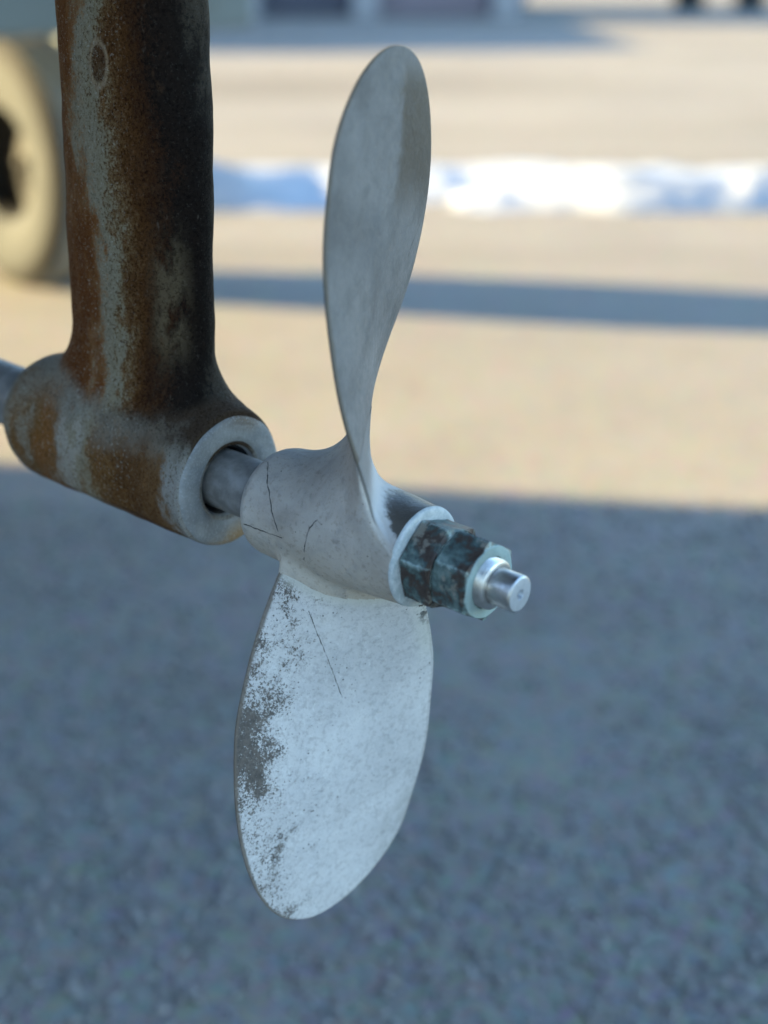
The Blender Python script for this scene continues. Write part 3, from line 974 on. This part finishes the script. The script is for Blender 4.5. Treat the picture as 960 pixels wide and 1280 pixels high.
def hub_material():
    m = Mat('hub_coat', .6, .35)
    o = m.obj()
    s = m.sep(o)
    broad = m.noise(o, 30, 5, .6, .5); mid = m.noise(o, 90, 5, .65); grain = m.noise(o, 380, 5, .72); fine = m.noise(o, 1200, 3, .7)
    c = m.ramp(broad, [(.3, (.27, .228, .19)), (.46, (.37, .32, .275)), (.6, (.42, .368, .318)), (.72, (.50, .445, .39))])
    low = m.step(s[0], .004, -.022)
    c = m.mix(m.math('MULTIPLY', low, .5), c, (.49, .41, .315))
    c = m.mix(m.math('MULTIPLY', m.step(mid, .50, .70), .55), c, (.26, .245, .225))
    c = m.mix(m.math('MULTIPLY', m.step(grain, .52, .64), .4), c, m.mix(1.0, c, (.5, .47, .43), 'MULTIPLY'))
    lift, rt = m.attr('lift'), m.step(m.attr('face_side'), -.0004, .0006)
    lw = m.math('ADD', lift, m.math('MULTIPLY', m.math('SUBTRACT', mid, .5), .010))
    # the blade's own coat runs down on to the root on its after side
    c = m.mix(m.math('MULTIPLY', m.math('MULTIPLY', m.step(lw, .000, .006), rt), m.step(s[0], .010, .016)), c, m.mix(m.step(lw, .004, .020), (.40, .38, .36), (.20, .183, .17)))
    fs = m.math('ABSOLUTE', m.math('ADD', m.attr('face_side'), m.math('MULTIPLY', m.math('SUBTRACT', grain, .5), .0006)))
    ln = m.math('MULTIPLY', m.math('MULTIPLY', m.step(fs, .0008, .0003), m.step(lift, .002, .008)), m.step(s[0], .006, .014))
    c = m.mix(m.math('MULTIPLY', ln, .8), c, (.07, .06, .05))
    # bare dark bronze on the upper aft shoulder
    t = m.math('ADD', m.math('ADD', s[2], m.math('MULTIPLY', s[0], 1.2)), m.math('ADD', m.math('MULTIPLY', m.math('SUBTRACT', mid, .5), .012), m.math('MULTIPLY', m.math('SUBTRACT', grain, .5), .008)))
    wh = m.math('MULTIPLY', m.math('MULTIPLY', m.step(t, .044, .052), m.step(s[0], .002, .012)), m.math('MULTIPLY', rt, m.step(lift, .012, .005)))
    c = m.mix(m.math('MULTIPLY', wh, .8), c, (.45, .435, .42))
    dk = m.math('MULTIPLY', m.step(t, .0545, .058), m.step(m.math('ADD', s[0], m.math('MULTIPLY', m.math('SUBTRACT', grain, .5), .008)), .003, .008))
    dk = m.math('MULTIPLY', dk, m.math('MULTIPLY', rt, m.step(lw, .0045, .0015)))
    c = m.mix(dk, c, m.mix(mid, (.035, .03, .026), (.10, .085, .07)))
    sp = m.math('MULTIPLY', m.step(m.voro(o, 260), .12, .06), m.step(m.noise(o, 75, 3), .5, .62))
    c = m.mix(m.math('MULTIPLY', sp, .85), c, (.05, .046, .04))
    c = m.mix(m.math('MULTIPLY', m.step(fine, .6, .74), .25), c, m.mix(1.0, c, (.5, .5, .5), 'MULTIPLY'))
    if SCRATCH_HUB:
        k = m.scratches(o, SCRATCH_HUB, .00032, .0016)
        c = m.mix(m.math('MULTIPLY', k, m.step(mid, .36, .55, .5, 1.0)), c, (.04, .037, .035))
    b = m.bump(mid, .3, .002)
    b = m.bump(grain, .5, .0007, b)
    b = m.bump(fine, .3, .00025, b)
    return m.done(c, m.step(dk, 0, 1, .62, .35), b)


def nut_material(seed):
    m = Mat('verdigris_bronze', .6, .3)
    o = m.scale(m.obj(), 1.0, (seed * .37, seed * .11, 0))
    mid = m.noise(o, 55, 5, .6, .4); big = m.noise(o, 48, 5, .66, .3); grain = m.noise(o, 520, 4, .7); spk = m.noise(o, 210, 5, .7, .3)
    edge = m.attr('rim')
    c = m.ramp(m.math('ADD', mid, m.math('MULTIPLY', m.math('SUBTRACT', spk, .5), .4)), [(.34, (.05, .032, .025)), (.45, (.07, .05, .04)), (.49, (.055, .075, .07)), (.57, (.10, .14, .128)), (.68, (.19, .24, .215))])
    c = m.mix(m.math('MULTIPLY', m.step(m.math('ADD', big, m.math('MULTIPLY', m.math('SUBTRACT', spk, .5), .5)), .53, .62), .75), c, (.25, .215, .17))
    e = m.step(m.math('ADD', edge, m.math('MULTIPLY', m.math('SUBTRACT', spk, .5), 1.1)), .45, .75)
    c = m.mix(m.math('MULTIPLY', e, .85), c, m.mix(grain, (.25, .36, .335), (.44, .50, .46)))
    c = m.mix(m.math('MULTIPLY', m.step(grain, .58, .7), .3), c, (.06, .06, .055))
    b = m.bump(mid, .4, .0012); b = m.bump(grain, .5, .0005, b)
    return m.done(c, m.step(mid, .35, .65, .42, .7), b, m.step(mid, .55, .4, 0.0, .3))


def hexnut(name, parent, z0, z1, rc, rot, bore, mat):
    """chamfered hexagon nut built ring by ring; attribute rim = 1 at the faces and corners"""
    seg = 72
    a = np.linspace(0, 2 * np.pi, seg, endpoint=False)
    k = (a - rot) % (np.pi / 3)
    hexr = rc * math.cos(np.pi / 6) / np.cos(k - np.pi / 6)
    hexr = np.minimum(hexr, rc * .985)
    corner = np.clip((hexr / rc - .93) / .055, 0, 1)
    ap = rc * math.cos(np.pi / 6)
    h = z1 - z0
    rows, rim = [], []

    def row(z, lim, e):
        rows.append(np.stack([np.minimum(hexr, lim) * np.cos(a), np.minimum(hexr, lim) * np.sin(a), np.full(seg, z)], -1)); rim.append(np.maximum(np.full(seg, e), corner * .62))
    row(z0, bore, .2); row(z0, ap * .985, .3); row(z0 + .0004, ap * 1.0, .3); row(z0 + .06 * h, rc * 1.01, .2)
    for t in np.linspace(.16, .84, 10): row(z0 + t * h, rc * 1.01, .08)
    row(z1 - .06 * h, rc * 1.01, .35); row(z1 - .0004, ap * 1.0, .6 if bore < .0114 else .3); row(z1, ap * .985, 1.0 if bore < .0114 else .4); row(z1, ap * .85, .95); row(z1, bore + .0006, .85); row(z1 - .0006, bore, .5)
    V = np.concatenate(rows)
    V = V + (vnoise(V, 300, 41, 2) * .00035)[:, None] * V / np.maximum(np.linalg.norm(V[:, :2], axis=1, keepdims=True), 1e-5) * np.array([1, 1, 0])
    return mesh_obj(name, V, grid_faces(len(rows), seg, True), mat, parent, True, attrs={'rim': np.concatenate(rim)}, sharp=22)


def build_propeller():
    root = empty('propeller', mw=SHAFT)
    tag(root, 'pale grey two bladed propeller with pitted paint fixed by verdigris nuts', 'propeller')
    # hub
    prof = smooth_profile([(-.06, .0262), (-.048, .0262), (-.034, .0262), (-.02, .0264), (-.004, .0261), (.012, .0253), (.028, .0243), (.040, .0233), (.0455, .0229)], 8)
    prof = np.vstack([prof, [(.0466, .0227), (.0472, .0221), (.0473, .0205), (.0473, .0135)]])
    pz, pr_ = prof[:, 0], prof[:, 1]
    keep = np.r_[True, np.diff(np.maximum.accumulate(pz)) > 1e-7]
    pz, pr_ = pz[keep], pr_[keep]

    def d_hub(P):
        r = np.hypot(P[:, 0], P[:, 1]); z = P[:, 2]
        body = r - np.interp(z, pz, pr_)
        rb, rf = .009, .0015
        qb = np.stack([body + rb, (-.0464 - z) + rb], -1); qf = np.stack([body + rf, z - .0473 + rf], -1)
        db = np.linalg.norm(np.maximum(qb, 0), axis=1) + np.minimum(qb.max(1), 0) - rb
        df = np.linalg.norm(np.maximum(qf, 0), axis=1) + np.minimum(qf.max(1), 0) - rf
        return np.where(z < 0, db, df)

    def field(P):
        h = d_hub(P)
        b0, n0 = d_blade(P, 0, True)
        d = np.minimum(smin(h, b0, .013 + .021 * np.clip(.5 - n0 / .003, 0, 1)), smin(h, d_blade(P, 1), .009))
        return d
    g = .00085
    v, f = surface_nets(field, np.arange(-.0465, .0640, g), np.arange(-.0465, .0465, g), np.arange(-.050, .0515, g))
    n_ = vert_normals(v, f)
    v = v + n_ * (vnoise(v, 45, 51, 3) * .0006)[:, None]
    n_ = vert_normals(v, f)
    hd = d_hub(v)
    lim = np.where(v[:, 0] > 0, .0300, .0072)
    sel = (hd - lim)[f].max(1) < 0
    hub = sub_mesh('hub', v, f, n_, sel, hub_material(), root, {'lift': hd, 'face_side': d_blade(v, 0, True)[1]})
    # pale washed ring on the aft face of the hub
    rm = Mat('hub_face_oxide', .6, .3)
    o = rm.obj(); g = rm.noise(o, 300, 5, .7)
    c = rm.mix(rm.step(g, .35, .65), (.36, .385, .375), (.50, .51, .49))
    rm.done(c, normal=rm.bump(g, .5, .0006))
    v, f = lathe([(.0464, .02305), (.0474, .0229), (.0481, .0222), (.0482, .0208), (.0482, .0140)], 128)
    v[:, :2] *= (1 + vnoise(v, 120, 52, 2) * .012)[:, None]
    mesh_obj('end_ring', v, f, rm.m, hub)
    for w in (0, 1):
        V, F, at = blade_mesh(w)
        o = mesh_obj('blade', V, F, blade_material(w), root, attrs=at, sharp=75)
        o['label'] = ('upper blade, dull grey with a brown worn patch near its tip', 'lower blade, bluish white with dark pitted leading edge')[w]
    n1 = hexnut('nut', root, .0483, .0640, .0202, R(31), .0115, nut_material(1))
    n2 = hexnut('lock_nut', root, .0643, .0828, .0188, R(17), .0112, nut_material(2))
    # shaft with turned end
    sm = Mat('grey_shaft_metal', .45, .5)
    o = sm.obj(); w = sm.noise(o, 120, 5, .65); g = sm.noise(sm.scale(o, (1, 1, 6)), 200, 3)
    c = sm.mix(sm.step(w, .35, .7), (.18, .165, .15), (.29, .27, .25))
    c = sm.mix(m_fac(sm, o), c, (.30, .29, .28))
    sm.done(c, normal=sm.bump(g, .3, .0004), metal=.25)
    v, f = lathe([(-1.35, 0), (-1.35, .0172)] + [(z, .0172) for z in np.linspace(-1.3, -.205, 12)] + [(z, .0147) for z in np.linspace(-.19, -.047, 24)] + [(-.04, .0142), (.04, .012)], 64)
    sh = mesh_obj('shaft', v, f, sm.m, root, sharp=40)
    st = Mat('bright_steel', .3, .5, 1.0)
    o = st.obj(); g = st.noise(st.scale(o, (1, 1, 5)), 500, 4, .7); w = st.noise(o, 160, 4)
    st.done(st.mix(st.step(w, .4, .7), (.62, .60, .57), (.42, .39, .36)), st.step(w, .35, .7, .34, .48), st.bump(g, .25, .0002))
    th = []
    z = .080
    while z < .0858:
        th += [(z, .0112), (z + .00045, .0106)]; z += .0009
    th += [(.0862, .0110), (.0868, .0104), (.0871, .0094), (.0872, .0083)]
    v, f = lathe(th, 72)
    mesh_obj('thread_end', v, f, st.m, sh, sharp=50)
    dull = Mat('turned_end_face', .5, .4, .6)
    o = dull.obj(); g = dull.noise(o, 500, 4, .7)
    dull.done(dull.mix(g, (.36, .37, .38), (.62, .63, .64)), normal=dull.bump(g, .4, .0003))
    v, f = lathe([(.0866, .0080), (.0870, .0082), (.0978, .0082), (.0985, .0080), (.0989, .0074)], 72)
    mesh_obj('end_stub', v, f, st.m, sh, sharp=50)
    v, f = lathe([(.0989, .0074), (.0990, .0070), (.0990, .0024), (.0984, .0021), (.0950, .0014), (.0935, .0003)], 72)
    mesh_obj('centre_drilling', v, f, dull.m, sh, sharp=40)


def m_fac(m, o):
    return m.math('MULTIPLY', m.step(m.noise(o, 60, 3), .5, .7), .5)


build_propeller()
bpy.context.view_layer.update()
